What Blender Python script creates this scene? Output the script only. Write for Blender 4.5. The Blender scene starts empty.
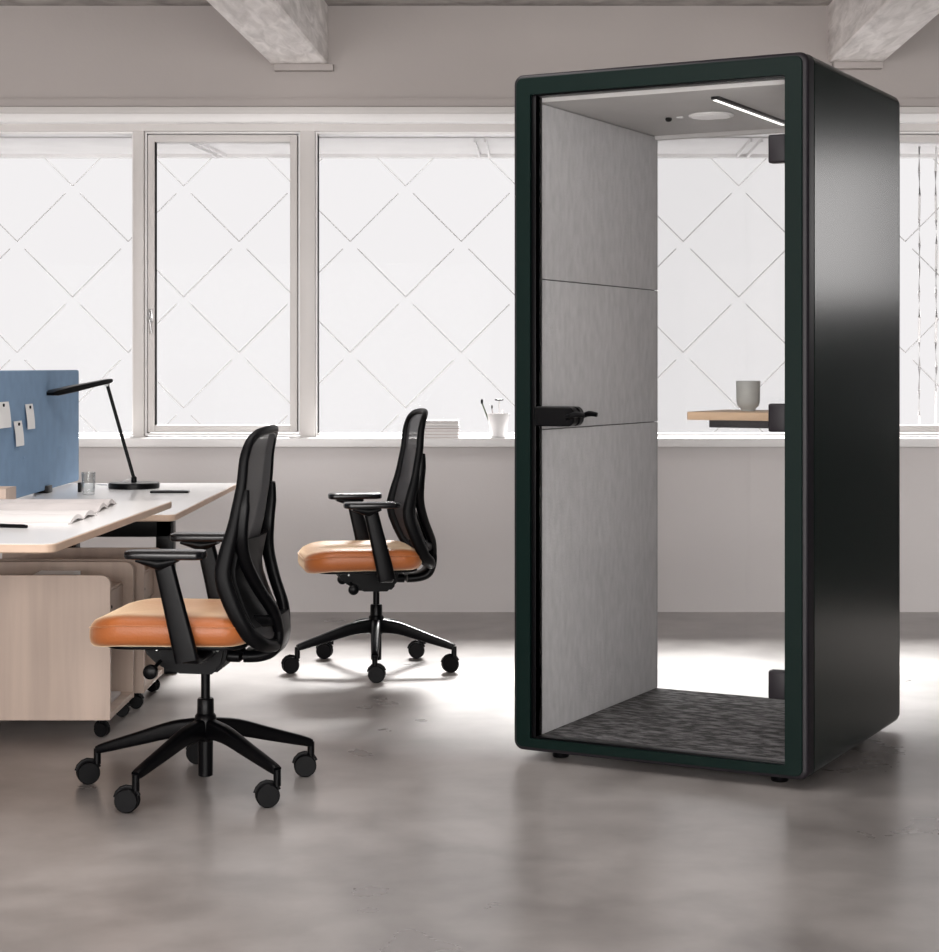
import bpy, bmesh, math, random
from mathutils import Vector, Matrix
random.seed(7)
C = bpy.context.scene.collection
PI = math.pi
F, PX, PY, HC = 1828.6, 470.2, 367.0, 1.245      # focal length in pixels, principal point, eye height

def ax(u, Y): return (u-PX)*Y/F
def az(v, Y): return HC-(v-PY)*Y/F

# ------------------------------------------------------------------ materials
M = {}
def nodemat(name):
    m = bpy.data.materials.new(name); m.use_nodes = True
    nt = m.node_tree
    return m, nt, nt.nodes['Principled BSDF']
def N(nt, t, **k):
    n = nt.nodes.new(t)
    for a, b in k.items(): setattr(n, a, b)
    return n
def mat(name, col, rough=.5, metal=0, spec=.5, coat=0, noise=None, bump=None, scale3=None, sheen=0):
    """noise=(scale, amount)  bump=(scale, strength)"""
    m, nt, b = nodemat(name)
    b.inputs['Base Color'].default_value = (*col, 1)
    b.inputs['Roughness'].default_value = rough
    b.inputs['Metallic'].default_value = metal
    b.inputs['Specular IOR Level'].default_value = spec
    b.inputs['Coat Weight'].default_value = coat
    b.inputs['Sheen Weight'].default_value = sheen
    tc = N(nt, 'ShaderNodeTexCoord'); mp = N(nt, 'ShaderNodeMapping')
    if scale3: mp.inputs['Scale'].default_value = scale3
    nt.links.new(tc.outputs['Object'], mp.inputs['Vector'])
    if noise is None: noise = (6, .04)
    n = N(nt, 'ShaderNodeTexNoise'); n.inputs['Scale'].default_value = noise[0]; n.inputs['Detail'].default_value = 5
    nt.links.new(mp.outputs[0], n.inputs['Vector'])
    r = N(nt, 'ShaderNodeValToRGB')
    a = noise[1]
    r.color_ramp.elements[0].position = .3; r.color_ramp.elements[1].position = .7
    r.color_ramp.elements[0].color = (*[c*(1-a) for c in col], 1)
    r.color_ramp.elements[1].color = (*[min(1, c*(1+a)) for c in col], 1)
    nt.links.new(n.outputs[0], r.inputs[0]); nt.links.new(r.outputs[0], b.inputs['Base Color'])
    if bump:
        n2 = N(nt, 'ShaderNodeTexNoise'); n2.inputs['Scale'].default_value = bump[0]; n2.inputs['Detail'].default_value = 4
        nt.links.new(mp.outputs[0], n2.inputs['Vector'])
        bp = N(nt, 'ShaderNodeBump'); bp.inputs['Strength'].default_value = bump[1]; bp.inputs['Distance'].default_value = .01
        nt.links.new(n2.outputs[0], bp.inputs['Height']); nt.links.new(bp.outputs[0], b.inputs['Normal'])
    if sheen: b.inputs['Sheen Roughness'].default_value = .35; b.inputs['Sheen Tint'].default_value = (1, .80, .55, 1)
    M[name] = m
    return m
def glass(name, tint=(.97, .975, .975), refl=1.0):
    m, nt, b = nodemat(name); nt.nodes.remove(b)
    out = nt.nodes['Material Output']
    tr = N(nt, 'ShaderNodeBsdfTransparent'); tr.inputs[0].default_value = (*tint, 1)
    gl = N(nt, 'ShaderNodeBsdfGlossy'); gl.inputs['Roughness'].default_value = .0
    fr = N(nt, 'ShaderNodeFresnel'); fr.inputs[0].default_value = 1.45
    geo = N(nt, 'ShaderNodeNewGeometry')
    inv = N(nt, 'ShaderNodeMath', operation='SUBTRACT'); inv.inputs[0].default_value = refl
    mul = N(nt, 'ShaderNodeMath', operation='MULTIPLY'); mul.use_clamp = True
    nt.links.new(geo.outputs['Backfacing'], inv.inputs[1])
    nt.links.new(fr.outputs[0], mul.inputs[0]); nt.links.new(inv.outputs[0], mul.inputs[1])
    mx = N(nt, 'ShaderNodeMixShader')
    nt.links.new(mul.outputs[0], mx.inputs[0]); nt.links.new(tr.outputs[0], mx.inputs[1]); nt.links.new(gl.outputs[0], mx.inputs[2])
    nt.links.new(mx.outputs[0], out.inputs[0])
    M[name] = m
def emit(name, col, s):
    m, nt, b = nodemat(name)
    b.inputs['Emission Color'].default_value = (*col, 1); b.inputs['Emission Strength'].default_value = s
    b.inputs['Base Color'].default_value = (.8, .8, .8, 1)
    M[name] = m

mat('dark_paint', (.03, .031, .032), .8)
mat('shaded_wall_paint', (.425, .39, .375), .8, noise=(1.2, .035), bump=(60, .05))  # wall paint darkened to carry the shade of the upper wall
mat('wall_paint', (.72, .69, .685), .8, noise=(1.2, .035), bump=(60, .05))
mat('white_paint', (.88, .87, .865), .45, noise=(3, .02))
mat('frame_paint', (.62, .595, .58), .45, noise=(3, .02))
mat('green', (.0008, .0075, .006), .4, noise=(2, .05), spec=.14)
mat('green_panel', (.001, .007, .005), .27, noise=(2, .05), spec=.5)
mat('charcoal', (.010, .008, .011), .45, spec=.3)
mat('black', (.0015, .0015, .002), .32, spec=.13)
mat('black_soft', (.002, .002, .0025), .45, spec=.12)
mat('pad', (.003, .003, .004), .22, spec=.45)
mat('leather', (.36, .105, .026), .42, spec=.5, sheen=.9, noise=(12, .06), bump=(140, .12))
mat('birch', (.45, .35, .29), .5, noise=(4, .13), scale3=(4, 4, .25))
mat('birch_edge', (.55, .40, .30), .5, noise=(8, .08))
mat('laminate', (.90, .88, .87), .20, spec=.8, noise=(3, .015))
mat('blue_felt', (.20, .315, .47), .9, noise=(14, .06), bump=(250, .25))
mat('paper', (.85, .84, .83), .7)
mat('paper_grey', (.64, .60, .59), .6, noise=(8, .12))
mat('book_pink', (.60, .50, .48), .6)
mat('book_grey', (.40, .36, .36), .6)
mat('book_white', (.76, .73, .72), .6)
mat('porcelain', (.80, .79, .79), .3)
mat('mug', (.36, .37, .355), .55, noise=(30, .06))
mat('oak', (.52, .36, .23), .5, noise=(6, .1), scale3=(1, 8, 8))
mat('felt', (.50, .495, .50), .95, noise=(18, .09), bump=(120, .25), scale3=(2.5, 2.5, 1))
mat('booth_ceiling', (.55, .54, .53), .8)
mat('metal', (.5, .5, .5), .3, metal=1)
mat('shade_line_grey', (.42, .415, .415), .8)  # colour of the shade lines below the shingle edges
mat('outside_white', (.72, .71, .71), .7)
mat('pen_green', (.10, .13, .07), .5)
emit('led', (1, .97, .92), 1.6)
glass('window_glass', refl=.05); glass('booth_glass', (.97, .97, .97)); glass('tumbler_glass', (.90, .91, .91), 1.4)

# back mesh: dark knit that lets a little light through
m, nt, b = nodemat('mesh_fabric')
b.inputs['Base Color'].default_value = (.075, .075, .080, 1); b.inputs['Roughness'].default_value = .6
tr = N(nt, 'ShaderNodeBsdfTransparent'); mx = N(nt, 'ShaderNodeMixShader'); mx.inputs[0].default_value = .72
nt.links.new(tr.outputs[0], mx.inputs[1]); nt.links.new(b.outputs[0], mx.inputs[2]); nt.links.new(mx.outputs[0], nt.nodes['Material Output'].inputs[0])
M['mesh_fabric'] = m

m = M['outside_white']; nt = m.node_tree
tl = N(nt, 'ShaderNodeBsdfTranslucent'); tl.inputs[0].default_value = (.92, .91, .91, 1); mx = N(nt, 'ShaderNodeMixShader'); mx.inputs[0].default_value = .03
nt.links.new(nt.nodes['Principled BSDF'].outputs[0], mx.inputs[1]); nt.links.new(tl.outputs[0], mx.inputs[2]); nt.links.new(mx.outputs[0], nt.nodes['Material Output'].inputs[0])
# polished concrete floor
m, nt, b = nodemat('floor_concrete')
tc = N(nt, 'ShaderNodeTexCoord')
mp = N(nt, 'ShaderNodeMapping'); mp.inputs['Scale'].default_value = (1.0, 1.0, 1)
nt.links.new(tc.outputs['Object'], mp.inputs[0])
n1 = N(nt, 'ShaderNodeTexNoise'); n1.inputs['Scale'].default_value = 1.3; n1.inputs['Detail'].default_value = 6; n1.inputs['Distortion'].default_value = .5
n2 = N(nt, 'ShaderNodeTexNoise'); n2.inputs['Scale'].default_value = 5; n2.inputs['Detail'].default_value = 6; n2.inputs['Distortion'].default_value = .2
nt.links.new(mp.outputs[0], n1.inputs[0]); nt.links.new(mp.outputs[0], n2.inputs[0])
mixf = N(nt, 'ShaderNodeMath', operation='ADD'); nt.links.new(n1.outputs[0], mixf.inputs[0])
hf = N(nt, 'ShaderNodeMath', operation='MULTIPLY'); hf.inputs[1].default_value = .6; nt.links.new(n2.outputs[0], hf.inputs[0]); nt.links.new(hf.outputs[0], mixf.inputs[1])
r = N(nt, 'ShaderNodeValToRGB'); r.color_ramp.elements[0].position = .6; r.color_ramp.elements[1].position = 1.0
r.color_ramp.elements[0].color = (.195, .176, .168, 1); r.color_ramp.elements[1].color = (.365, .338, .325, 1)
nt.links.new(mixf.outputs[0], r.inputs[0]); nt.links.new(r.outputs[0], b.inputs['Base Color'])
rr = N(nt, 'ShaderNodeMapRange'); rr.inputs[1].default_value = .5; rr.inputs[2].default_value = 1.1; rr.inputs[3].default_value = .27; rr.inputs[4].default_value = .30
nt.links.new(mixf.outputs[0], rr.inputs[0]); nt.links.new(rr.outputs[0], b.inputs['Roughness'])
b.inputs['Specular IOR Level'].default_value = 1.0
M['floor_concrete'] = m

# raw board-marked concrete (beams, ceiling)
def concrete(name, c0, c1, sc):
    m, nt, b = nodemat(name)
    tc = N(nt, 'ShaderNodeTexCoord'); mp = N(nt, 'ShaderNodeMapping'); mp.inputs['Scale'].default_value = sc
    nt.links.new(tc.outputs['Object'], mp.inputs[0])
    n1 = N(nt, 'ShaderNodeTexNoise'); n1.inputs['Scale'].default_value = 6; n1.inputs['Detail'].default_value = 9; n1.inputs['Distortion'].default_value = .6
    nt.links.new(mp.outputs[0], n1.inputs[0])
    r = N(nt, 'ShaderNodeValToRGB'); r.color_ramp.elements[0].position = .35; r.color_ramp.elements[1].position = .65
    r.color_ramp.elements[0].color = (*c0, 1); r.color_ramp.elements[1].color = (*c1, 1)
    nt.links.new(n1.outputs[0], r.inputs[0]); nt.links.new(r.outputs[0], b.inputs['Base Color'])
    b.inputs['Roughness'].default_value = .9
    bp = N(nt, 'ShaderNodeBump'); bp.inputs['Strength'].default_value = .5; bp.inputs['Distance'].default_value = .02
    nt.links.new(n1.outputs[0], bp.inputs['Height']); nt.links.new(bp.outputs[0], b.inputs['Normal'])
    M[name] = m
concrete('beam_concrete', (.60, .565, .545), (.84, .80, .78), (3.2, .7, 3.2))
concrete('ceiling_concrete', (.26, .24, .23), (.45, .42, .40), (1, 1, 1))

# carpet
m, nt, b = nodemat('carpet')
tc = N(nt, 'ShaderNodeTexCoord'); mp = N(nt, 'ShaderNodeMapping'); mp.inputs['Scale'].default_value = (1, 2.4, 1); mp.inputs['Rotation'].default_value = (0, 0, .5)
nt.links.new(tc.outputs['Object'], mp.inputs[0])
n1 = N(nt, 'ShaderNodeTexNoise'); n1.inputs['Scale'].default_value = 22; n1.inputs['Detail'].default_value = 6
nt.links.new(mp.outputs[0], n1.inputs[0])
r = N(nt, 'ShaderNodeValToRGB'); r.color_ramp.elements[0].position = .42; r.color_ramp.elements[1].position = .66
r.color_ramp.elements[0].color = (.012, .012, .013, 1); r.color_ramp.elements[1].color = (.17, .165, .17, 1)
nt.links.new(n1.outputs[0], r.inputs[0]); nt.links.new(r.outputs[0], b.inputs['Base Color']); b.inputs['Roughness'].default_value = 1
bp = N(nt, 'ShaderNodeBump'); bp.inputs['Strength'].default_value = 1; bp.inputs['Distance'].default_value = .02
nt.links.new(n1.outputs[0], bp.inputs['Height']); nt.links.new(bp.outputs[0], b.inputs['Normal'])
M['carpet'] = m

# ------------------------------------------------------------------ mesh helpers
def box(bm, x0, x1, y0, y1, z0, z1, bev=0, seg=2):
    if x0 > x1: x0, x1 = x1, x0
    if y0 > y1: y0, y1 = y1, y0
    if z0 > z1: z0, z1 = z1, z0
    vs = [bm.verts.new((x, y, z)) for x in (x0, x1) for y in (y0, y1) for z in (z0, z1)]
    fs = [(0, 1, 3, 2), (4, 6, 7, 5), (0, 4, 5, 1), (2, 3, 7, 6), (0, 2, 6, 4), (1, 5, 7, 3)]
    fl = [bm.faces.new([vs[i] for i in f]) for f in fs]
    if bev:
        es = list({e for f in fl for e in f.edges})
        bmesh.ops.bevel(bm, geom=es, offset=bev, segments=seg, profile=.5, affect='EDGES')
    return vs
def rect_outline(x0, x1, y0, y1, r, seg=6, rs=None):
    """rounded rectangle, counter-clockwise; rs = four radii (x0y0, x1y0, x1y1, x0y1)"""
    rs = rs or (r,)*4
    out = []
    for (cx, cy, a0, rr) in ((x0, y0, PI, rs[0]), (x1, y0, 1.5*PI, rs[1]), (x1, y1, 0, rs[2]), (x0, y1, .5*PI, rs[3])):
        sx = 1 if cx == x0 else -1; sy = 1 if cy == y0 else -1
        if rr <= 0: out.append((cx, cy)); continue
        for i in range(seg+1):
            a = a0+.5*PI*i/seg
            out.append((cx+sx*rr+rr*math.cos(a), cy+sy*rr+rr*math.sin(a)))
    return out
def offset(ol, d):
    n = len(ol); out = []
    for i in range(n):
        p = Vector(ol[i]); a = Vector(ol[i-1]); b2 = Vector(ol[(i+1) % n])
        t1 = (p-a); t2 = (b2-p)
        if t1.length < 1e-9: t1 = t2
        if t2.length < 1e-9: t2 = t1
        t1.normalize(); t2.normalize()
        n1 = Vector((t1.y, -t1.x)); n2 = Vector((t2.y, -t2.x)); nn = (n1+n2)
        if nn.length < 1e-6: nn = n1
        nn.normalize(); k = max(.5, nn.dot(n1))
        out.append(tuple(p-nn*d/k))
    return out
def stack(bm, ol, rings, cap=True, xf=None, rad=0):
    """rings: (inset, height) along z. xf maps (x,y,z)->point.  rad>0: extra concentric rings on the caps"""
    xf = xf or (lambda x, y, z: (x, y, z))
    loops = []
    n = len(ol)
    if rad:
        cx = sum(p[0] for p in ol)/n; cy = sum(p[1] for p in ol)/n
        def shr(o, k): return [(cx+(p[0]-cx)*k, cy+(p[1]-cy)*k) for p in o]
    for ins, z in rings:
        o = offset(ol, ins) if ins else ol
        loops.append([bm.verts.new(xf(p[0], p[1], z)) for p in o])
    if rad:
        o = offset(ol, rings[-1][0]); z = rings[-1][1]
        for k in range(1, rad): loops.append([bm.verts.new(xf(p[0], p[1], z)) for p in shr(o, 1-k/rad)])
    for a, b2 in zip(loops, loops[1:]):
        for i in range(n):
            j = (i+1) % n
            bm.faces.new((a[i], a[j], b2[j], b2[i]))
    if cap:
        bm.faces.new(loops[0][::-1]); bm.faces.new(loops[-1])
    return loops
def slab(bm, ol, z0, z1, bev=.003, xf=None):
    stack(bm, ol, [(bev, z0), (bev*.3, z0+bev*.3), (0, z0+bev), (0, z1-bev), (bev*.3, z1-bev*.3), (bev, z1)], xf=xf)
def catmull(pts, sub=4, closed=False):
    n = len(pts); out = []
    P = [Vector(p) for p in pts]
    rng = n if closed else n-1
    for i in range(rng):
        if closed: p0, p1, p2, p3 = P[i-1], P[i], P[(i+1) % n], P[(i+2) % n]
        else: p0, p1, p2, p3 = P[max(0, i-1)], P[i], P[i+1], P[min(n-1, i+2)]
        for k in range(sub):
            t = k/sub
            out.append(.5*((2*p1)+(-p0+p2)*t+(2*p0-5*p1+4*p2-p3)*t*t+(-p0+3*p1-3*p2+p3)*t**3))
    if not closed: out.append(P[-1])
    return out
def sweep(bm, pts, secs, up=(0, 0, 1), closed=False, seg=3, rr=.45):
    """rounded-rectangular section swept along pts. secs: (w,h) or a list of them"""
    P = [Vector(p) for p in pts]; n = len(P); up = Vector(up)
    if isinstance(secs, tuple): secs = [secs]*n
    if len(secs) != n:
        m_ = len(secs); s2 = []
        for i in range(n):
            t = i/(n-1)*(m_-1); k = min(int(t), m_-2); f = t-k
            s2.append((secs[k][0]*(1-f)+secs[k+1][0]*f, secs[k][1]*(1-f)+secs[k+1][1]*f))
        secs = s2
    loops = []
    for i in range(n):
        if closed: t = P[(i+1) % n]-P[i-1]
        else: t = P[min(n-1, i+1)]-P[max(0, i-1)]
        t.normalize()
        s = t.cross(up)
        if s.length < 1e-4: s = Vector((1, 0, 0))
        s.normalize(); nn = s.cross(t).normalized()
        w, h = secs[i]; r0 = min(w, h)*rr
        ol = rect_outline(-w/2, w/2, -h/2, h/2, r0, seg)
        loops.append([bm.verts.new(P[i]+s*a+nn*b2) for a, b2 in ol])
    m_ = len(loops[0])
    pairs = list(zip(loops, loops[1:]))+([(loops[-1], loops[0])] if closed else [])
    for a, b2 in pairs:
        for i in range(m_):
            j = (i+1) % m_
            bm.faces.new((a[i], a[j], b2[j], b2[i]))
    if not closed: bm.faces.new(loops[0][::-1]); bm.faces.new(loops[-1])
def tube(bm, pts, r, seg=3): sweep(bm, pts, (2*r, 2*r) if not isinstance(r, list) else [(2*q, 2*q) for q in r], seg=seg, rr=.499)
def lathe(bm, prof, n=32, axis='z', c=(0, 0, 0)):
    c = Vector(c); loops = []
    for rr, z in prof:
        lp = []
        for i in range(n):
            a = 2*PI*i/n; x, y = rr*math.cos(a), rr*math.sin(a)
            v = {'z': (x, y, z), 'y': (x, z, -y), 'x': (z, x, y)}[axis]
            lp.append(bm.verts.new(c+Vector(v)))
        loops.append(lp)
    for a, b2 in zip(loops, loops[1:]):
        for i in range(n):
            j = (i+1) % n; bm.faces.new((a[i], a[j], b2[j], b2[i]))
    bm.faces.new(loops[0][::-1]); bm.faces.new(loops[-1])
def obj(name, bm, m, parent=None, loc=None, smooth=True, ang=35):
    bmesh.ops.remove_doubles(bm, verts=bm.verts[:], dist=1e-6)
    bmesh.ops.recalc_face_normals(bm, faces=bm.faces[:])
    me = bpy.data.meshes.new(name); bm.to_mesh(me); bm.free()
    ms = m if isinstance(m, (list, tuple)) else [m]
    for q in ms: me.materials.append(M[q])
    if smooth:
        for p in me.polygons: p.use_smooth = True
        me.set_sharp_from_angle(angle=math.radians(ang))
    o = bpy.data.objects.new(name, me); C.objects.link(o)
    if parent: o.parent = parent
    if loc: o.location = loc
    return o
def thing(name, label, cat, loc=(0, 0, 0), rz=0, group=None):
    o = bpy.data.objects.new(name, None); C.objects.link(o)
    o.empty_display_size = .05
    o.location = loc; o.rotation_euler = (0, 0, rz); o['label'] = label; o['category'] = cat
    if group: o['group'] = group
    return o
def tag(o, label, cat, group=None):
    o['label'] = label; o['category'] = cat
    if group: o['group'] = group
    return o
def struct(name, bm, m, parent=None, smooth=True, label=None):
    o = obj(name, bm, m, parent, smooth=smooth)
    if not parent: o['kind'] = 'structure'
    if label: o['label'] = label
    return o
def BM(): return bmesh.new()

# ------------------------------------------------------------------ the room
YW = 9.29                     # inner face of the window wall
YG = 9.40                     # window frames
XL, XR, YB, ZC = -5.0, 3.6, -3.0, 3.08
def wz(v, Y=YW): return az(v, Y)
b = BM(); box(b, XL-.3, XR+.3, YB-.3, YW+.3, -.2, 0); struct('floor', b, 'floor_concrete', smooth=False)
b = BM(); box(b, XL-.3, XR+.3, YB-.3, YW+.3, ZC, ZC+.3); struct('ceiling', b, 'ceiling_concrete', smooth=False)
ZS0 = wz(446); ZH = wz(98)
b = BM(); box(b, XL-.3, XR+.3, YW, YW+.3, 0, ZS0)
struct('wall_back', b, 'wall_paint', smooth=False)
b = BM(); box(b, XL-.3, XR+.3, YW, YW+.3, ZH, ZC); struct('wall_above_windows', b, 'shaded_wall_paint', smooth=False)
b = BM(); box(b, XL-.3, XL, YB, YW, 0, ZC); struct('wall_left', b, 'wall_paint', smooth=False)
# unseen dark right wall, its high window added for the booth-side reflection; window wall behind camera
b = BM()
box(b, XR, XR+.3, YB, YW, 0, 1.60); box(b, XR, XR+.3, YB, YW, 2.42, ZC)
box(b, XR, XR+.3, YB, 7.0, 1.60, 2.42); box(b, XR, XR+.3, 9.05, YW, 1.60, 2.42)
struct('added_wall_right', b, 'dark_paint', smooth=False)
b = BM()
box(b, XL, XR, YB-.3, YB, 0, .35); box(b, XL, XR, YB-.3, YB, 2.7, ZC)
for x in (XL, -2.2, .6, XR-.3): box(b, x, x+.3, YB-.3, YB, .35, 2.7)
struct('wall_front', b, 'wall_paint', smooth=False)

# sill
b = BM(); box(b, XL, XR, YW-.12, YG+.12, ZS0, wz(438.2, YW-.12), .004)
struct('trim_1', b, 'white_paint', label='white window sill board running under all the windows')
ZSILL = wz(438.2, YW-.12)
# header mouldings: stepped strips
def strip(n, v0, v1, y, m, yb=YW+.28):
    b = BM(); box(b, XL, XR, y, yb, wz(v1, y), wz(v0, y), .002); struct('trim_%d' % n, b, m)
strip(2, 98, 106.3, YW-.012, 'shaded_wall_paint')
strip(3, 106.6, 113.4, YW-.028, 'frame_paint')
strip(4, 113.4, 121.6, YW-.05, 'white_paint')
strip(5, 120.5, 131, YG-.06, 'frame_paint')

# windows: (u0,u1) outer frame, glass inset
ZT = az(134, YG); ZB = az(433.5, YG)
def frame_ring(b, x0, x1, z0, z1, w, y0, y1, wt=None, wb=None, wr=None):
    wt = wt or w; wb = wb or w; wr = wr or w
    box(b, x0, x0+w, y0, y1, z0, z1, .002); box(b, x1-wr, x1, y0, y1, z0, z1, .002)
    box(b, x0+w, x1-wr, y0, y1, z1-wt, z1, .002); box(b, x0+w, x1-wr, y0, y1, z0, z0+wb, .002)
def window(n, u0, u1, sash=False):
    x0, x1 = ax(u0, YG), ax(u1, YG)
    b = BM(); frame_ring(b, x0, x1, ZB-.01, ZT+.012, .010, YG-.03, YG+.08, wt=.014, wb=.012)
    w = struct('window_%d' % n, b, 'white_paint')
    if sash:
        b = BM(); frame_ring(b, x0+.016, x1-.016, ZB+.008, ZT-.010, .036, YG-.045, YG+.03)
        obj('sash', b, 'frame_paint', w)
        b = BM(); box(b, x0+.051, x1-.051, YG, YG+.006, ZB+.043, ZT-.045); obj('pane', b, 'window_glass', w, smooth=False)
        b = BM(); X = x0+.032; Z = az(316, YG)
        box(b, X-.012, X+.012, YG-.055, YG-.045, Z-.035, Z+.035, .003)
        sweep(b, [(X, YG-.056, Z+.02), (X, YG-.075, Z+.018), (X+.004, YG-.08, Z-.02), (X+.006, YG-.078, Z-.09)], (.012, .012))
        obj('window_handle', b, 'metal', w)
    else:
        b = BM(); box(b, x0+.017, x1-.017, YG, YG+.006, ZB+.003, ZT-.003); obj('pane', b, 'window_glass', w, smooth=False)
    return w
wins = [(-520, -30, False), (-14, 135, False), (146, 301, True), (316, 800, False), (815, 962, True), (978, 1168, False)]
for i, (a, c, s) in enumerate(wins): window(i+1, a, c, s)
# mullions between them
edges = [-520, -30, -14, 135, 146, 301, 316, 800, 815, 962, 978]
for i in range(1, len(edges)-1, 2):
    b = BM(); box(b, ax(edges[i], YG)+.001, ax(edges[i+1], YG)-.001, YG-.06, YG+.1, ZSILL-.001, wz(131, YG-.06)+.004, .003)
    struct('trim_%d' % (6+i//2), b, 'frame_paint')
b = BM(); box(b, XL, ax(-520, YG), YG-.06, YG+.1, ZSILL-.001, ZT+.02); struct('trim_20', b, 'frame_paint')

# outside: canopy soffit with joists and grey strips drawn as shade lines of the facade's diamond shingles
YD = 10.6
ZSO = az(155, 10.35)
b = BM(); box(b, XL, XR, YW+.3, 10.35, ZSO, ZSO+.12)
box(b, XL, XR, YW+.145, YW+.3, ZSO+.02, ZSO+.12)
box(b, XL, XR, 10.30, 10.35, ZSO-.02, ZSO)
for u, k in ((218, -.06), (482, .02), (740, 0), (1000, 0), (-60, 0)):
    X = ax(u, 10.3)
    for dx in (-.02, .035):
        vs = box(b, X+dx, X+dx+.012, 9.6, 10.30, ZSO-.018, ZSO)
        for v in vs:
            if v.co.y < 9.7: v.co.x += -.07 if u < 400 else -.03
struct('ceiling_outside', b, 'outside_white', smooth=False)
b = BM()
P = 55.5*YD/F
x0n, z0n = ax(183.7, YD), az(297, YD)
for i in range(-26, 34):
    for j in range(-6, 8):
        if (i+j) % 2: continue
        X, Z = x0n+i*P, z0n+j*P
        for s in (-1, 1):
            a = Vector((X, YD, Z)); e = Vector((X+s*P*.87, YD, Z+P*.87))
            sweep(b, [a, e], (.0065, .002), up=(0, 1, 0), seg=1, rr=.2)
struct('wall_outside', b, 'shade_line_grey', smooth=False, label='pale strips drawn as shade under the diamond shingles of the facade outside the windows')
# two slender rods drawing the wavy streaks in the right-hand window
for u in (919.5, 936):
    b = BM(); y = 9.95
    tube(b, [(ax(u, y)+random.uniform(-.003, .003), y, ZSO-k*(ZSO-az(440, y))/12) for k in range(13)], .0065)
    o = obj('streak_rod', b, 'outside_white'); tag(o, 'pale slender rod drawn for a streak in the right window, %s' % ('the one beside the booth' if u < 925 else 'nearest the right edge of the photo'), 'rod', 'rods outside the right window')

# ceiling beams
def beam(u0, u1, v, up1, vp):
    d = Vector(((vp-PX)/F, 1, (PY-356)/F))
    Zb = wz(v); x0, x1 = ax(u0, YW), ax(u1, YW)
    b = BM(); L = 9.5
    y1 = YW
    vs = []
    for x in (x0, x1):
        for (s, top) in ((0, 0), (0, 1), (L, 0), (L, 1)):
            p = Vector((x, y1, Zb))-d*s
            if top: p.z = ZC+.01
            vs.append(b.verts.new(p))
    for f in ((0, 1, 3, 2), (4, 6, 7, 5), (0, 4, 5, 1), (2, 3, 7, 6), (0, 2, 6, 4), (1, 5, 7, 3)): b.faces.new([vs[i] for i in f])
    bmesh.ops.bevel(b, geom=[e for e in b.edges if abs((e.verts[0].co-e.verts[1].co).normalized().y) > .9 and e.verts[0].co.z < ZC-.05], offset=.008, segments=1, affect='EDGES')
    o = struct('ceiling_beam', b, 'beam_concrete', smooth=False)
    b = BM(); box(b, x0+.02, x1+up1, YW-.05, YW, Zb-.035, Zb, .004)
    q = struct('trim_%d' % {271: 30, 828: 31, 1395: 32, -285: 33}[u0], b, 'shaded_wall_paint')
beam(271, 328, 65, .03, 570); beam(828, 883, 63, -.01, 542); beam(-285, -228, 65, .03, 570)

# ------------------------------------------------------------------ task chair
def interp(tab, z):
    if z <= tab[0][0]: return tab[0][1]
    for (a, x), (b2, y) in zip(tab, tab[1:]):
        if z <= b2:
            t = (z-a)/(b2-a); return x+(y-x)*t
    return tab[-1][1]
PROF = [(.43, .178), (.455, .174), (.48, .156), (.56, .120), (.633, .094), (.67, .092), (.73, .104), (.79, .118), (.91, .136), (.986, .141), (1.03, .149), (1.08, .160)]
def bx(y, z): return interp(PROF, z)+.028*(1-(y/.2)**2)+.012
HALF = [(.0, 1.062), (.07, 1.060), (.135, 1.052), (.176, 1.028), (.192, .980), (.197, .90), (.210, .78), (.218, .67), (.215, .57), (.200, .495), (.165, .455), (.09, .437), (0, .434)]

def make_caster(parent, p, ang, r=.034, w=.017, name='caster'):
    b = BM()
    c = Vector(p); d = Vector((math.cos(ang), math.sin(ang), 0))
    for s in (-1, 1):
        b2 = BM()
        lathe(b2, [(r*.55, -w*.5), (r*.9, -w*.5), (r, -w*.25), (r, w*.25), (r*.9, w*.5), (r*.5, w*.55)], 24, 'y')
        me = bpy.data.meshes.new('t'); b2.to_mesh(me); b2.free()
        me.transform(Matrix.Translation((c.x-d.y*s*w*.62, c.y+d.x*s*w*.62, r))@Matrix.Rotation(ang, 4, 'Z'))
        b.from_mesh(me); bpy.data.meshes.remove(me)
    # hood between the wheels
    pts = []
    for k in range(7):
        a = math.radians(20+k*25); pts.append(Vector((c.x, c.y, r))+d*(math.cos(a)*r*.98)+Vector((0, 0, math.sin(a)*r*1.06)))
    sweep(b, pts, (.016, .007), up=(-d.y, d.x, 0))
    return obj(name, b, 'black_soft', parent)

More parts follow.
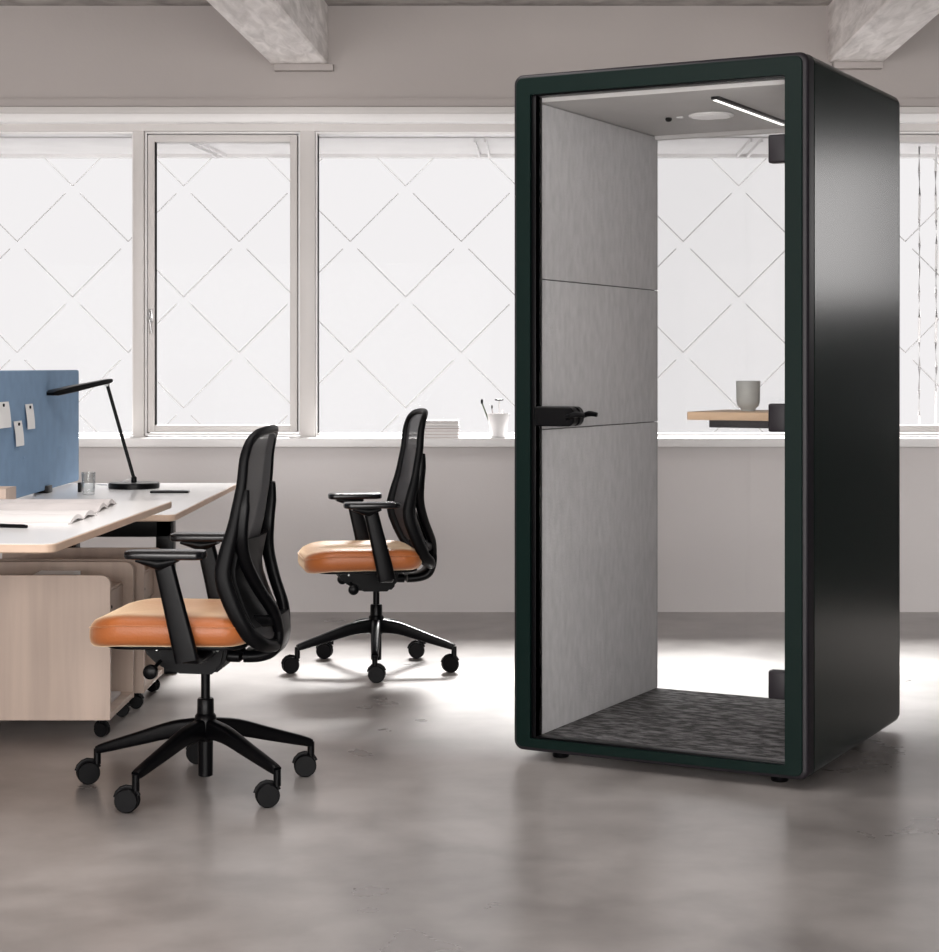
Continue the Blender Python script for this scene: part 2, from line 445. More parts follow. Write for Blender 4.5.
def make_chair(label, loc, rz, base_rot, lift=0.0, trail=(-.02,)*5):
    t = thing('office_chair', label, 'office chair', loc, rz, 'black mesh task chairs with orange seats')
    L = lift
    # --- star base
    b = BM(); lathe(b, [(.017, .035), (.0215, .038), (.0225, .14), (.030, .15), (.034, .19), (.031, .215), (.025, .222), (.0245, .262), (.022, .266), (.014, .266)], 32)
    base = obj('star_base_hub', b, 'black', t)
    for k in range(5):
        a = math.radians(base_rot+72*k)-rz
        d = Vector((math.cos(a), math.sin(a), 0))
        b = BM()
        pts = catmull([d*.018+Vector((0, 0, .178)), d*.10+Vector((0, 0, .170)), d*.20+Vector((0, 0, .142)), d*.305+Vector((0, 0, .112)), d*.335+Vector((0, 0, .103))], 4)
        sweep(b, pts, [(.038, .060), (.036, .050), (.034, .040), (.031, .030), (.028, .022)], rr=.3)
        p = d*.335
        tube(b, [p+Vector((0, 0, .106)), p+Vector((0, 0, .06))], .011)
        leg = obj('leg', b, 'black', t)
        ca = math.radians([8, -12, 20, -5, 14][k])-rz
        make_caster(leg, d*.335+Vector((trail[k], 0, 0)), ca)
    # --- gas column
    b = BM(); lathe(b, [(.0135, .25), (.0135, .345+L), (.014, .36+L)], 24); obj('gas_column', b, 'black', t)
    # --- mechanism
    b = BM()
    o = [(-.175, .428+L), (-.165, .400+L), (-.125, .362+L), (-.070, .338+L), (.045, .336+L), (.072, .362+L), (.085, .428+L)]
    v1 = [b.verts.new((x, -.085, z)) for x, z in o]; v2 = [b.verts.new((x, .085, z)) for x, z in o]
    b.faces.new(v1); b.faces.new(v2[::-1])
    for i in range(len(o)): j = (i+1) % len(o); b.faces.new((v1[i], v2[i], v2[j], v1[j]))
    bmesh.ops.bevel(b, geom=b.edges[:], offset=.010, segments=2, affect='EDGES')
    mech = obj('tilt_mechanism', b, 'black_soft', t)
    for s in (-1, 1):
        b = BM(); tube(b, [(-.115, s*.08, .375+L), (-.118, s*.17, .362+L)], .006)
        lathe(b, [(.012, -.016), (.020, -.011), (.022, 0), (.020, .011), (.012, .016)], 20, 'y', (-.118, s*.185, .360+L))
        obj('knob', b, 'black', t)
        b = BM(); lathe(b, [(.003, -.002), (.0045, 0), (.003, .002)], 10, 'y', (-.125, s*.0865, .408+L)); obj('bolt', b, 'metal', mech)
        b = BM(); lathe(b, [(.003, -.002), (.0045, 0), (.003, .002)], 10, 'y', (.055, s*.0865, .408+L)); obj('bolt', b, 'metal', mech)
    # --- seat
    def seat_xf(x, y, z):
        u = (x+.073)/.24
        dz = -.018*max(0, -u-.35)**2*2.2 + .006*(abs(y)/.24)**2 - .004*(1-min(1, abs(y)/.2))
        if z > .47: dz -= .012*max(0, u-.4)
        return (x, y, z+dz+L)
    ol = rect_outline(-.312, .165, -.237, .237, .0, 9, rs=(.12, .085, .085, .12))
    b = BM(); stack(b, ol, [(.035, .432), (.014, .438), (.004, .450), (0, .466), (.0005, .487), (.006, .503), (.016, .513), (.034, .519), (.07, .522)], xf=seat_xf, rad=6)
    seat = obj('seat', b, 'leather', t, ang=60)
    for e in ((.0005, .493),):
        b = BM(); o2 = offset(ol, .0008)
        sweep(b, [seat_xf(p[0], p[1], .494) for p in o2][::1], (.004, .004), closed=True, seg=2); obj('seat_piping', b, 'leather', seat)
    b = BM(); slab(b, rect_outline(-.26, .15, -.195, .195, .07), .424+L, .438+L, .005); obj('seat_pan', b, 'black_soft', t)
    # --- back frame and mesh
    loop = HALF+[(-y, z) for y, z in HALF[-2:0:-1]]
    lp = catmull([(0, y, z) for y, z in loop], 4, True)
    pts = [Vector((bx(p.y, p.z), p.y, p.z)) for p in lp]
    secs = []
    for p in pts:
        th = interp([(.43, .042), (.62, .050), (.70, .046), (.80, .034), (1.0, .028), (1.08, .022)], p.z)
        wd = interp([(.43, .040), (.65, .036), (.9, .026), (1.08, .024)], p.z)
        secs.append((wd, th))
    b = BM(); sweep(b, pts, secs, up=(1, 0, 0), closed=True); bf = obj('back_frame', b, 'black_soft', t)
    half = sorted(((p.z, abs(p.y)) for p in lp if p.y >= 0))
    b = BM(); rows = []
    R_, K = 30, 12
    for i in range(R_+1):
        z = .440+(1.058-.440)*i/R_
        hw = interp(half, z)
        rows.append([(bx(hw*(2*k/K-1), z), hw*(2*k/K-1), z) for k in range(K+1)])
    fr = [[b.verts.new(p) for p in r_] for r_ in rows]
    bk = [[b.verts.new((p[0]+.004, p[1], p[2])) for p in r_] for r_ in rows]
    for i in range(R_):
        for k in range(K):
            b.faces.new((fr[i][k], fr[i][k+1], fr[i+1][k+1], fr[i+1][k])); b.faces.new((bk[i][k+1], bk[i][k], bk[i+1][k], bk[i+1][k+1]))
    obj('back_mesh', b, 'mesh_fabric', t)
    # lumbar pad behind the mesh
    b = BM()
    rr_, kk = 12, 8; G = []
    for dx in (.012, .024):
        G.append([[b.verts.new((bx(y, z)+dx, y, z)) for y in [(-.195+.39*k/kk) for k in range(kk+1)]] for z in [.50+.25*i/rr_ for i in range(rr_+1)]])
    for i in range(rr_):
        for k in range(kk):
            for q in (0, 1):
                f = (G[q][i][k], G[q][i][k+1], G[q][i+1][k+1], G[q][i+1][k]); b.faces.new(f if q else f[::-1])
    rim = [(0, k) for k in range(kk+1)]+[(i, kk) for i in range(1, rr_+1)]+[(rr_, k) for k in range(kk-1, -1, -1)]+[(i, 0) for i in range(rr_-1, 0, -1)]
    for (a, c), (d_, e_) in zip(rim, rim[1:]+rim[:1]): b.faces.new((G[0][a][c], G[0][d_][e_], G[1][d_][e_], G[1][a][c]))
    obj('lumbar_support', b, 'black_soft', t)
    # --- rear uprights and yoke
    for s in (-1, 1):
        b = BM()
        sweep(b, catmull([(.162, s*.197, .895), (.156, s*.203, .84), (.148, s*.200, .76), (.154, s*.175, .69), (.182, s*.130, .61), (.218, s*.080, .535), (.228, s*.055, .48)], 4),
              [(.020, .020), (.026, .036), (.028, .040), (.030, .038), (.032, .036), (.036, .034), (.036, .032)], up=(1, 0, 0))
        obj('back_upright', b, 'black', t)
    b = BM()
    sweep(b, catmull([(.226, 0, .515+L*.5), (.230, 0, .455+L*.5), (.214, 0, .408+L), (.175, 0, .388+L), (.11, 0, .384+L), (.04, 0, .388+L)], 5), [(.15, .024), (.14, .030), (.13, .034), (.12, .034), (.11, .034), (.11, .034)], up=(1, 0, 0))
    obj('back_bracket', b, 'black', t)
    # brackets from the bottom of the frame to the yoke
    b = BM()
    sweep(b, catmull([(bx(.15, .52)+.01, -.16, .52), (.205, -.10, .51), (.226, 0, .505), (.205, .10, .51), (bx(.15, .52)+.01, .16, .52)], 4), (.022, .034), up=(0, 0, 1))
    obj('frame_bracket', b, 'black', t)
    # --- armrests
    for s in (-1, 1):
        b = BM()
        sweep(b, catmull([(.020, s*.085, .405+L), (.016, s*.17, .402+L), (.008, s*.232, .405+L), (.003, s*.262, .430+L)], 4), (.060, .026), up=(0, 0, 1))
        sweep(b, catmull([(.006, s*.262, .405+L), (-.006, s*.264, .46+L), (-.040, s*.266, .60+L), (-.063, s*.266, .695+L)], 4), [(.026, .070), (.026, .068), (.026, .060), (.026, .056)], up=(1, 0, 0))
        sweep(b, [(-.135, s*.266, .690+L), (-.07, s*.266, .680+L), (-.02, s*.266, .690+L)], [(.05, .010), (.055, .040), (.05, .012)], up=(0, 0, 1))
        arm = obj('armrest', b, 'black', t)
        b = BM(); slab(b, rect_outline(-.168, .060, s*.266-.045, s*.266+.045, .030), .693+L, .717+L, .007); obj('arm_pad', b, 'pad', arm)
    return t

make_chair('near black mesh task chair with orange seat, drawn up beside the birch desks', (-.783, 5.41, 0), math.radians(-4.5), 27, .012, (-.018, -.02, -.028, -.024, -.028))
make_chair('far black mesh task chair with orange seat, standing alone before the window wall', (-.388, 7.55, 0), math.radians(11), 56, -.010, (-.03, -.028, -.028, .008, -.016))

# ------------------------------------------------------------------ desks
ZA, YA0, YA1 = .784, 4.763, 6.36
ZBD, YB0, YB1 = .730, 6.375, 8.12
def desk(name, label, x0, x1, y0, y1, z, cols, group, rz=0):
    t = thing('desk', label, 'desk', ((x0+x1)/2, (y0+y1)/2, 0), rz, group)
    cx, cy = (x0+x1)/2, (y0+y1)/2
    b = BM(); ol = rect_outline(x0-cx, x1-cx, y0-cy, y1-cy, .035, 6)
    stack(b, ol, [(.004, z-.024), (0, z-.021), (0, z-.003), (.003, z-.0008)]); top = obj('tabletop', b, 'birch_edge', t)
    b = BM(); stack(b, offset(ol, .003), [(0, z-.002), (0, z)]); obj('top_surface', b, 'laminate', top)['label'] = 'white laminate surface'
    for X, Y, w in cols:
        X -= cx; Y -= cy
        b = BM(); box(b, X-w/2, X+w/2, Y-w*.5, Y+w*.5, .02, z-.03, .004); box(b, X-w*.4, X+w*.4, Y-w*.4, Y+w*.4, .3, z-.025, .003)
        obj('leg', b, 'black', t)
    ys = sorted({c[1] for c in cols}); xs = [c[0] for c in cols]
    for y in ys:
        xx = [c[0] for c in cols if c[1] == y]
        xa, xb = min(xx)-.06-cx, max(xx)+.03-cx
        b = BM(); box(b, xa, xb, y-cy-.035, y-cy+.035, z-.175, z-.024, .004); obj('cross_beam', b, 'black', t)
        b = BM(); box(b, xa-.08, xb+.02, y-cy-.035, y-cy+.035, 0, .025, .004); obj('foot', b, 'black', t)
    if len(ys) > 1:
        b = BM(); box(b, xs[0]-cx-.04, xs[0]-cx+.04, ys[0]-cy, ys[-1]-cy, z-.10, z-.026, .004); obj('side_rail', b, 'black', t)
    return t
desk('desk', 'near height-adjustable desk with white top and birch edge, raised higher', -2.42, -1.053, YA0+.02, YA1-.024, ZA,
     [(-1.75, 5.02, .08), (-1.75, 5.9, .08)], 'desks along the left side', math.radians(-2.2))
desk('desk', 'far desk with white top and birch edge, carrying the lamp and blue screen', -2.43, -1.030, YB0, YB1, ZBD,
     [(-1.24, 7.45, .07), (-1.64, 7.45, .085), (-2.2, 7.45, .07)], 'desks along the left side')

# blue screen on the far desk
XS = -1.75
t = thing('desk_screen', 'blue felt privacy screen standing on the far desk', 'desk screen', (XS, 7.22, ZBD))
b = BM()
ol = rect_outline(6.44-7.22, 8.10-7.22, .012, 1.232-ZBD, .012, 4)
stack(b, ol, [(.004, -.017), (0, -.013), (0, .013), (.004, .017)], xf=lambda x, y, z: (z, x, y))
obj('felt_panel', b, 'blue_felt', t)
for y in (-.55, .27):
    b = BM(); box(b, -.03, .03, y-.04, y+.04, 0, .03, .003); obj('screen_clamp', b, 'black', t)
def ys_at(u): return (XS+.018)*F/(u-PX)
for (u, v) in ((24, 458), (60, 448)):
    Y = ys_at(u); b = BM(); lathe(b, [(.001, 0), (.0045, .001), (.0045, .004), (.001, .005)], 12, 'x', (.0165, Y-7.22, az(v, Y)-ZBD)); obj('tuft_button', b, 'blue_felt', t)
for u0, u1, v0, v1, l in ((-5, 8, 402, 428, 'white note pinned to the blue screen, leftmost and widest in view'), (13, 21, 421, 446, 'white note pinned to the blue screen, lowest of the three'), (24.5, 32, 404, 429, 'white note pinned to the blue screen, nearest the lamp')):
    ya, yb = ys_at(u0), ys_at(u1); ym = (ya+yb)/2
    n = thing('pinned_note', l, 'note', (XS+.020, ym, az(v1, ym)), 0, 'white notes pinned to the screen')
    h = az(v0, ym)-az(v1, ym)
    b = BM(); hw = (yb-ya)/2
    for k in range(6):
        pass
    g = [[b.verts.new((.010*math.sin(PI*.5*(1-i/6))+dx, -hw+2*hw*k/2, h*i/6)) for k in range(3)] for dx in (0, .0006) for i in range(7)]
    for base in (0, 7):
        for i in range(6):
            for k in range(2):
                q = (g[base+i][k], g[base+i][k+1], g[base+i+1][k+1], g[base+i+1][k]); b.faces.new(q if base else q[::-1])
    obj('paper_sheet', b, 'paper', n)
    b = BM(); lathe(b, [(.002, -.002), (.002, .003), (.006, .004), (.006, .009), (.002, .010)], 12, 'x', (.0, 0, h-.012)); obj('pin', b, 'black', n)

# desk lamp
YLm = 7.78
t = thing('desk_lamp', 'black slim desk lamp with flat head on round base', 'lamp', (ax(134, YLm), YLm, ZBD))
b = BM(); lathe(b, [(.104, 0), (.108, .003), (.108, .020), (.104, .024), (.02, .0245)], 48); obj('lamp_base', b, 'black', t)
x0 = ax(134, YLm); elbow = Vector((ax(107, YLm)-x0, 0, az(384, YLm)-ZBD))
b = BM(); lathe(b, [(.012, .024), (.012, .045), (.008, .05)], 20); tube(b, [(0, 0, .04), elbow], .0075); obj('lamp_arm', b, 'black', t)
b = BM(); lathe(b, [(.009, -.014), (.011, -.010), (.011, .010), (.009, .014)], 20, 'y', elbow); obj('lamp_joint', b, 'metal', t)
hr = Vector((ax(111, YLm)-x0, 0, az(380.5, YLm)-ZBD)); hl = Vector((ax(48, 7.475)-x0, 7.475-YLm, az(394, 7.475)-ZBD))
b = BM()
dh = (hl-hr)
pts = [hr, hr+dh*.05, hr+dh*.35, hr+dh*.65, hr+dh*.93, hl]
sweep(b, pts, [(.022, .014), (.030, .020), (.042, .022), (.062, .026), (.076, .022), (.066, .012)], up=(0, 0, 1), rr=.3)
obj('lamp_head', b, 'black', t)
b = BM(); tube(b, catmull([(.02, .09, .012), (-.04, .13, .03), (-.09, .12, .012), (-.14, .15, .004), (-.2, .2, .004)], 5), .0025); obj('lamp_cable', b, 'porcelain', t)['label'] = 'white cable'

def on(u, v, z): Y = (HC-z)*F/(v-PY); return ax(u, Y), Y
# tumbler
X, Y = on(88.5, 495, ZBD)
b = BM(); lathe(b, [(.001, 0), (.022, 0), (.025, .003), (.028, .092), (.0265, .092), (.0235, .012), (.001, .010)], 32)
o = obj('drinking_glass', b, 'tumbler_glass', loc=(X, Y, ZBD)); tag(o, 'clear drinking glass on the far desk between screen and lamp', 'glass')
# phone
X, Y = on(170, 492.5, ZBD)
t = thing('phone', 'thin dark phone lying on the far desk beside the lamp base', 'phone', (X, Y, ZBD), math.radians(3))
b = BM(); slab(b, rect_outline(-.078, .078, -.038, .038, .010), 0, .008, .002); obj('phone_body', b, 'black', t)
# cable port
X, Y = on(80, 492, ZBD)
b = BM(); box(b, -.006, .006, -.02, .02, 0, .04, .003); o = obj('power_socket', b, 'black', loc=(X, Y, ZBD)); tag(o, 'small black socket block on far desk left of the drinking glass', 'socket')
# wooden tray on near desk
t = thing('wooden_box', 'pale wooden box at the far left end of the near desk', 'box', (ax(-39, 6.265), 6.265, ZA))
b = BM(); hw = ax(10, 6.2)-ax(-39, 6.22)
box(b, -hw, hw, -.07, .07, 0, .008)
for y in (-.07, .062): box(b, -hw, hw, y, y+.008, .008, .048)
for x in (-hw, hw-.008): box(b, x, x+.008, -.062, .062, .008, .048)
obj('box_body', b, 'birch', t)
# open magazines, spines along x
def open_mag(label, xr, yc, z, L, pw, arch, mt, rz):
    t = thing('open_magazine', label, 'magazine', (xr-L/2, yc, z), rz, 'open magazines on the near desk')
    for s, nm in ((-1, 'page_block'), (1, 'page_block')):
        b = BM(); top = []; bot = []
        n = 12
        for i in range(n+1):
            q = i/n; y = s*pw*q
            h = .003+arch*(math.sin(PI*min(1, q*1.15))**.8 if q*1.15 < 1 else 0)*(1-.25*q)+.001
            h = max(h, .0035)
            top.append((y, h)); bot.append((y, max(0, h-.006-arch*.35*math.sin(PI*q))))
        A = [[b.verts.new((x, y, h)) for y, h in top] for x in (-L/2, L/2)]; B = [[b.verts.new((x, y, h)) for y, h in bot] for x in (-L/2, L/2)]
        for i in range(n):
            b.faces.new((A[0][i], A[0][i+1], A[1][i+1], A[1][i])); b.faces.new((B[0][i+1], B[0][i], B[1][i], B[1][i+1]))
            for k in (0, 1): b.faces.new((A[k][i], A[k][i+1], B[k][i+1], B[k][i]))
        b.faces.new((A[0][n], A[1][n], B[1][n], B[0][n]))
        obj(nm, b, mt, t)
    return t
open_mag('large open magazine with greyish pages on the near desk, the one lying further back', ax(106, 5.95), 5.96, ZA, .60, .20, .022, 'paper_grey', math.radians(2))
open_mag('open white magazine on the near desk, the one closer to the black pen', ax(84, 5.53), 5.53, ZA, .50, .18, .020, 'book_white', math.radians(-2))
# pen
X, Y = on(10, 528, ZA)
t = thing('pen', 'black pen lying on the near desk in front of the magazines', 'pen', (X, Y, ZA), math.radians(-14))
b = BM(); tube(b, [(-.09, 0, .006), (.045, 0, .006), (.055, 0, .005)], [.0055, .0055, .004]); obj('pen_barrel', b, 'black', t)
b = BM(); tube(b, [(-.02, .006, .010), (-.075, .006, .010)], .0015); obj('pen_clip', b, 'black', t)

# ------------------------------------------------------------------ rolling pedestals
def pedestal(label, xr, y0, y1, z0, z1, drawers):
    w = y1-y0; D = .62
    t = thing('rolling_pedestal', label, 'pedestal', (xr-D/2, (y0+y1)/2, 0), 0, 'birch pedestals under the desks')
    hx = D/2; hy = w/2
    for s in (-1, 1):
        b = BM(); ol = rect_outline(-hx, hx, z0, z1, .03, 6, rs=(.0, .0, .03, .03))
        ya = s*hy; yb = s*(hy-.018)
        stack(b, ol, [(.001, 0), (0, .001), (0, .017), (.001, .018)], xf=lambda x, y, z, ya=ya, s=s: (x, ya-s*z, y))
        obj('side_panel', b, 'birch', t)
    b = BM(); box(b, -hx+.002, hx-.002, -hy+.018, hy-.018, z0, z0+.020, .001); obj('bottom_panel', b, 'birch', t)
    b = BM(); box(b, -hx+.02, -hx+.036, -hy+.018, hy-.018, z0+.02, z1-.05, .001); obj('back_panel', b, 'birch', t)
    b = BM(); box(b, -hx+.036, hx-.04, -hy+.018, hy-.018, z1-.085, z1-.070, .001); obj('top_tray', b, 'birch', t)
    for (a, c) in drawers:
        b = BM(); box(b, hx-.055, hx-.036, -hy+.021, hy-.021, a, c, .002)
        box(b, -hx+.06, hx-.055, -hy+.03, hy-.03, a+.01, c-.03); d = obj('drawer', b, 'birch', t)
        b = BM(); lathe(b, [(.003, 0), (.003, .005), (.006, .008), (.006, .012), (.003, .013)], 16, 'x', (hx-.036, -.06, (a+c)/2)); obj('knob', b, 'black', d)
    b = BM(); box(b, -hx+.036, hx-.045, -hy+.018, hy-.018, drawers[-1][0]-.02, drawers[-1][0]-.006, .001); obj('shelf', b, 'birch', t)
    for x in (-hx+.06, hx-.035):
        for y in (-hy+.04, hy-.04):
            cst = make_caster(t, (x, y, 0), .5*random.uniform(-1, 1), .025, .014)
            b = BM(); tube(b, [(x, y, .03), (x, y, z0)], .010); obj('caster_stem', b, 'black', cst)
    return t
pedestal('nearest birch rolling pedestal under the desks, open cubby below one drawer', -1.205, 6.12, 6.556, .062, .548, [(.372, .470)])
pedestal('second birch rolling pedestal, behind the nearest, partly hidden by the chair', -1.183, 6.63, 7.06, .062, .548, [(.372, .470)])
# papers lying in the tray and in the cubby
b = BM(); slab(b, rect_outline(-.075, .065, -.09, .09, .004), 0, .052, .002); o = obj('paper_stack', b, 'paper', loc=(ax(60, 6.3)-.02, 6.335, .478), )
tag(o, 'stack of white paper in the top tray of the nearest pedestal', 'paper')
b = BM(); slab(b, rect_outline(-.12, .12, -.15, .15, .004), 0, .012, .002); o = obj('folder', b, 'paper_grey', loc=(-1.36, 6.34, .0825))
tag(o, 'flat grey folder on the bottom of the nearest pedestal cubby', 'folder')

# ------------------------------------------------------------------ things on the sill
YS = YW-.02
xb = (ax(424, YS)+ax(460, YS))/2
zz = ZSILL
specs = [('book_pink', .018, .182, 'bottom book of the sill stack, pinkish grey'), ('book_white', .016, .178, 'second book from bottom of the sill stack, white'), ('book_pink', .014, .170, 'middle book of the sill stack, pinkish'), ('book_grey', .013, .178, 'dark grey book, fourth from bottom of the sill stack'), ('book_white', .014, .176, 'white book below the top of the sill stack'), ('book_grey', .012, .170, 'top book of the sill stack, pale grey cover')]
for mt, h, w, l in specs:
    t = thing('book', l, 'book', (xb+random.uniform(-.004, .004), YS, zz), 0, 'books stacked on the sill')
    b = BM(); box(b, -w/2, w/2, -.075, .075, 0, .0022, .0005); box(b, -w/2, w/2, -.075, .075, h-.0022, h, .0005); box(b, -w/2, -w/2+.002, -.075, .075, .0022, h-.0022)
    obj('cover', b, mt, t)
    b = BM(); box(b, -w/2+.003, w/2-.005, -.071, .071, .0022, h-.0022); obj('pages', b, 'paper', t)
    zz += h
xp = ax(498.3, YS)
b = BM(); lathe(b, [(.001, 0), (.034, 0), (.037, .003), (.058, .122), (.0555, .122), (.0345, .008), (.001, .006)], 40)
o = obj('pen_pot', b, 'porcelain', loc=(xp, YS, ZSILL)); tag(o, 'white tapered pot holding pens and brushes on the sill', 'pot')
def inpot(name, label, cat, foot, head, r, mt, extra=None):
    t = thing(name, label, cat, (xp, YS, ZSILL))
    b = BM(); tube(b, [Vector(foot), Vector(head)], r); obj('shaft', b, mt, t)
    if extra:
        b = BM(); extra(b, Vector(head)); obj('tip', b, 'black', t)
inpot('pencil', 'dark green pencil leaning out of the left of the white pot', 'pencil', (-.02, 0, .010), (-.083, -.002, .176), .0035, 'pen_green', lambda b, h: lathe(b, [(.004, -.006), (.006, 0), (.006, .012), (.003, .018)], 12, 'z', h))
inpot('paintbrush', 'short thin brush standing upright in the white pot', 'brush', (-.018, .01, .010), (-.032, .01, .15), .003, 'book_grey', lambda b, h: lathe(b, [(.003, -.004), (.0045, .004), (.002, .014)], 12, 'z', h))
inpot('plunger_tool', 'slender rod with flat dark disc in the white pot', 'tool', (.006, 0, .010), (.004, 0, .19), .0025, 'book_white', lambda b, h: lathe(b, [(.012, -.004), (.022, -.002), (.022, .004), (.012, .006)], 20, 'z', h))
inpot('ruler', 'white stub of a ruler standing in the white pot', 'ruler', (.018, 0, .010), (.022, 0, .142), .005, 'porcelain')

# ------------------------------------------------------------------ phone booth
A = .49; W2, D, H0, H1 = .4835, 1.040, .030, 2.172
cA, sA = math.cos(A), math.sin(A)
ox, oy = .9899-W2*cA, 5.3584+W2*sA
booth = thing('phone_booth', 'tall dark green glass-fronted phone booth with grey felt interior', 'phone booth', (ox, oy, 0), -A)
def bw(x, y): return (ox+x*cA+y*sA, oy-x*sA+y*cA)
XZ = lambda x, y, z: (x, z, y)          # outline in (x,z), height along depth
RC = .030
outer = rect_outline(-W2, W2, H0, H1, RC, 8)
TI = .071
ix0, ix1, iz0, iz1 = -W2+TI, W2-TI, .070, 2.087
def ring(bm, ol_o, ol_i, prof_o, prof_i):
    """closed ring: outer rings (inset, y) then inner rings"""
    n = len(ol_o)
    L1 = [[bm.verts.new((p[0], y, p[1])) for p in offset(ol_o, i)] for i, y in prof_o]
    L2 = [[bm.verts.new((p[0], y, p[1])) for p in ol_i] for y in prof_i]
    loops = L1+L2
    for k in range(len(loops)):
        a, b2 = loops[k], loops[(k+1) % len(loops)]
        for i in range(n): j = (i+1) % n; bm.faces.new((a[i], a[j], b2[j], b2[i]))
# shell: charcoal carcass with rounded front and back edges
inner = rect_outline(ix0-.015, ix1+.015, iz0-.015, iz1+.02, .012, 8)
b = BM()
r = .013
prof = [(r, 0.0), (r*.62, r*.07), (r*.29, r*.29), (r*.07, r*.62), (0, r), (0, .060), (.003, .063), (.003, D-.03), (.003, D-.008), (.005, D-.003), (.010, D)]
ring(b, outer, inner, prof, [D, 0.0])
shell = obj('carcass', b, 'charcoal', booth, ang=30)
# green outer cladding (sides, roof, underside) slightly proud
b = BM()
cl_i = offset(outer, .004)
ring(b, offset(outer, -.0015), cl_i, [(.002, .058), (0, .061), (0, D-.034), (.002, D-.031)], [D-.031, .058])
obj('side_cladding', b, 'green_panel', booth, ang=30)
# green front frame, flat ring on the face
fo = rect_outline(-W2+.012, W2-.016, H0+.012, H1-.012, RC*.75, 8)
gx0, gx1, gz0, gz1 = -W2+.062, W2-.069, .071, 2.106
fi = rect_outline(gx0, gx1, gz0, gz1, .004, 8)
b = BM(); ring(b, fo, fi, [(0, .012), (0, -.004), (.002, -.006)], [-.006, .012])
obj('front_frame', b, 'green', booth, ang=30)
# black gasket inside the frame
go = offset(fi, .0005)
def ringbox(bm, x0, x1, z0, z1, wl, wr_, wt, wb, y0, y1, bev=.001):
    box(bm, x0, x0+wl, y0, y1, z0, z1, bev); box(bm, x1-wr_, x1, y0, y1, z0, z1, bev)
    box(bm, x0+wl, x1-wr_, y0, y1, z1-wt, z1, bev); box(bm, x0+wl, x1-wr_, y0, y1, z0, z0+wb, bev)
b = BM(); ringbox(b, gx0-.002, gx1+.002, gz0-.002, gz1+.002, .018, .005, .007, .008, .004, .05)
obj('door_gasket', b, 'black', booth)
# glass door
b = BM(); box(b, gx0+.012, gx1-.002, .018, .026, gz0+.003, gz1-.003); door = obj('glass_door', b, 'booth_glass', booth, smooth=False)
for z in (1.245-(150-PY)*5.45/F, 1.245-(417.5-PY)*5.45/F, 1.245-(683-PY)*5.45/F):
    b = BM(); box(b, gx1-.056, gx1-.001, .006, .044, z-.042, z+.042, .006, 3); obj('hinge', b, 'charcoal', door)
# handle: rounded housing and lever, both sides of the glass
zh = 1.245-(416-PY)*5.79/F
hb = BM()
for (y0, y1) in ((-.022, .018), (.026, .058)):
    ol = rect_outline(gx0+.022, gx0+.160, zh-.031, zh+.031, .0, 6, rs=(.006, .024, .024, .006))
    stack(hb, ol, [(.004, y0), (0, y0+.004), (0, y1-.004), (.004, y1)], xf=XZ)
hd = obj('door_handle', hb, 'black', door)
hb = BM()
for ys in (-.032, .066):
    sweep(hb, catmull([(gx0+.135, ys*.6+.006, zh-.002), (gx0+.145, ys, zh-.001), (gx0+.172, ys, zh+.008), (gx0+.200, ys, zh+.005)], 4), [(.012, .020), (.012, .014), (.012, .018), (.010, .014)], up=(0, 0, 1))
obj('lever', hb, 'black', hd)
# left and right inner felt walls in three panels
zs = [iz0, 1.045, 1.525, iz1]
for sx in (-1, 1):
    for k in range(3):
        b = BM()
        xa = ix0-.014 if sx < 0 else ix1+.014; xb_ = ix0 if sx < 0 else ix1
        box(b, xa, xb_, .05, D-.003, zs[k]+.0015, zs[k+1]-.0015, .003, 2); obj('felt_wall_panel', b, 'felt', booth)
b = BM(); box(b, ix0-.012, ix0-.013+.004, .05, D-.034, iz0, iz1); box(b, ix1+.009, ix1+.012, .05, D-.034, iz0, iz1); obj('panel_backing', b, 'black', booth, smooth=False)
# inner ceiling, floor carpet
b = BM(); box(b, ix0-.013, ix1+.013, .05, D-.034, iz1, iz1+.018, .001); cei = obj('ceiling_panel', b, 'booth_ceiling', booth)
b = BM(); box(b, ix0-.013, ix1+.013, .05, D-.006, iz0-.013, iz0+.0005, .001); obj('carpet', b, 'carpet', booth)
# vent, sensor, strip light
b = BM(); lathe(b, [(.070, 0), (.075, -.002), (.075, -.006), (.070, -.008), (.066, -.006), (.06, -.005)], 40, 'z', (-.029, .564, iz1)); vt = obj('ceiling_vent', b, 'white_paint', cei)
b = BM()
for k in range(-4, 5):
    hw = math.sqrt(max(0, .064**2-(k*.013)**2)); box(b, -.029-hw, -.029+hw, .564+k*.013-.0025, .564+k*.013+.0025, iz1-.010, iz1-.005)
obj('vent_slats', b, 'white_paint', vt, smooth=False)
b = BM(); lathe(b, [(.010, 0), (.012, -.006), (.008, -.012), (.002, -.014)], 20, 'z', (-.185, .575, iz1)); obj('motion_sensor', b, 'black', cei)
b = BM(); lathe(b, [(.012, 0), (.013, -.003), (.008, -.004)], 20, 'z', (-.145, .575, iz1)); obj('sensor_ring', b, 'white_paint', cei)
b = BM(); box(b, .114, .142, .18, .86, iz1-.010, iz1, .002); ls = obj('light_channel', b, 'black', cei)
b = BM(); box(b, .119, .130, .19, .85, iz1-.013, iz1-.009, .001); obj('led_strip', b, 'led', ls)['label'] = 'lit white strip'
# rear glazing in a slim frame
b = BM(); box(b, ix0+.0005, ix1-.0005, D-.034, D-.004, iz1-.014, iz1+.016, .001); obj('rear_frame', b, 'booth_ceiling', booth)
b = BM(); box(b, ix0+.001, ix1-.001, D-.024, D-.016, iz0+.001, iz1-.0145); obj('rear_glass', b, 'booth_glass', booth, smooth=False)
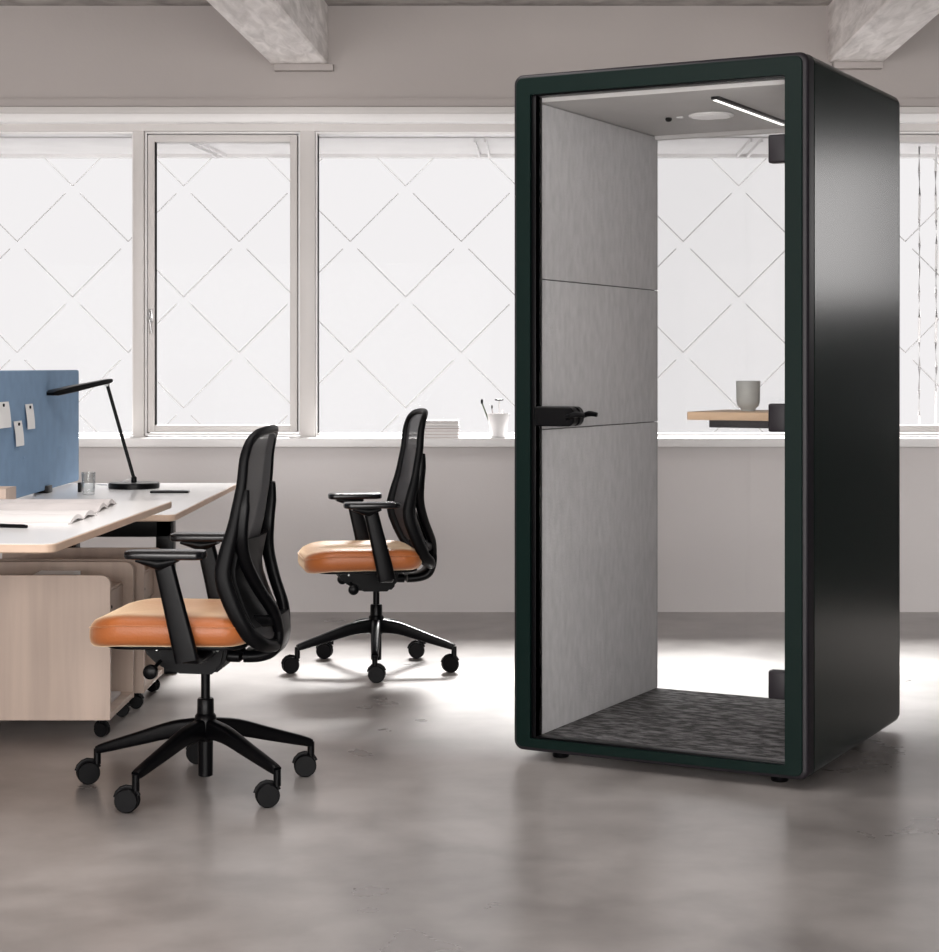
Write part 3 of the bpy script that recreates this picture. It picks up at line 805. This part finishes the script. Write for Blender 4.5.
# desk shelf on the right-hand inner wall
ZSH = 1.095
b = BM(); slab(b, rect_outline(-.112, ix1-.001, .55, .93, .01, 4), ZSH-.027, ZSH, .002); sh = obj('shelf', b, 'oak', booth); sh['label'] = 'pale wooden shelf'
b = BM(); box(b, -.05, ix1-.001, .60, .66, ZSH-.053, ZSH-.028, .002); box(b, -.05, ix1-.001, .82, .88, ZSH-.053, ZSH-.028, .002); obj('shelf_bracket', b, 'charcoal', booth)
# feet
for x in (-W2+.12, W2-.12):
    for y in (.10, D-.14):
        b = BM(); lathe(b, [(.024, 0), (.026, .003), (.026, .018), (.010, .020), (.010, .036)], 24, 'z', (x, y, 0)); obj('foot', b, 'black', booth)
# mug on the shelf
mx_, my_ = bw(.035, .75)
b = BM(); lathe(b, [(.001, .0), (.024, .0), (.025, .007), (.026, .009), (.036, .018), (.040, .034), (.041, .103), (.0375, .103), (.036, .036), (.02, .018), (.001, .016)], 40)
o = obj('mug', b, 'mug', loc=(mx_, my_, ZSH)); tag(o, 'grey handleless mug on the wooden shelf inside the booth', 'mug')

# ------------------------------------------------------------------ light
w = bpy.data.worlds.new('World'); bpy.context.scene.world = w; w.use_nodes = True
bg = w.node_tree.nodes['Background']; bg.inputs[0].default_value = (.95, .918, .925, 1); bg.inputs[1].default_value = 1.0
def sun(name, d, e, ang, col):
    l = bpy.data.lights.new(name, 'SUN'); l.energy = e; l.angle = math.radians(ang); l.color = col
    o = bpy.data.objects.new(name, l); C.objects.link(o); o.rotation_euler = Vector(d).to_track_quat('-Z', 'Y').to_euler(); return o
sun('hazy_sun', (-.10, -1, -.80), 17.0, 22, (1, .97, .95))
def area(name, loc, d, sx, sy, e, col=(1, .97, .95)):
    l = bpy.data.lights.new(name, 'AREA'); l.shape = 'RECTANGLE'; l.size = sx; l.size_y = sy; l.energy = e; l.color = col
    o = bpy.data.objects.new(name, l); C.objects.link(o); o.location = loc; o.rotation_euler = Vector(d).to_track_quat('-Z', 'Z').to_euler(); return o
area('daylight_back', ((XL+XR)/2, YG+.25, (ZB+ZT)/2), (0, -1, 0), XR-XL, ZT-ZB, 1).data.cycles.is_portal = True
area('added_light_right', (XR+.25, 8.02, 2.01), (-1, 0, 0), 1.95, .8, 16)  # added light, puts the bright patch on the booth's side panel
area('fill_light_front', ((XL+XR)/2, YB-.02, 1.45), (0, 1, -.25), XR-XL, 2.1, 720)  # unseen fill from behind the camera, added to brighten the room
area('fill_light_desks', (-.9, 4.6, ZC-.04), (0, 0, -1), 1.6, 3.0, 90)  # no fixture here; fill added to whiten the desktops

# ------------------------------------------------------------------ camera
cd = bpy.data.cameras.new('Camera'); cam = bpy.data.objects.new('Camera', cd); C.objects.link(cam)
cam.location = (0, 0, HC); cam.rotation_euler = (PI/2, 0, 0)
cd.sensor_fit = 'VERTICAL'; cd.sensor_height = 36; cd.lens = 36*F/952
cd.shift_x = (469.5-PX)/952; cd.shift_y = (PY-476)/952
cd.clip_start = .05; cd.clip_end = 100
sc = bpy.context.scene; sc.camera = cam
vs = sc.view_settings; vs.view_transform = 'Standard'; vs.look = 'None'; vs.gamma = 1; vs.use_curve_mapping = False; vs.exposure = 0
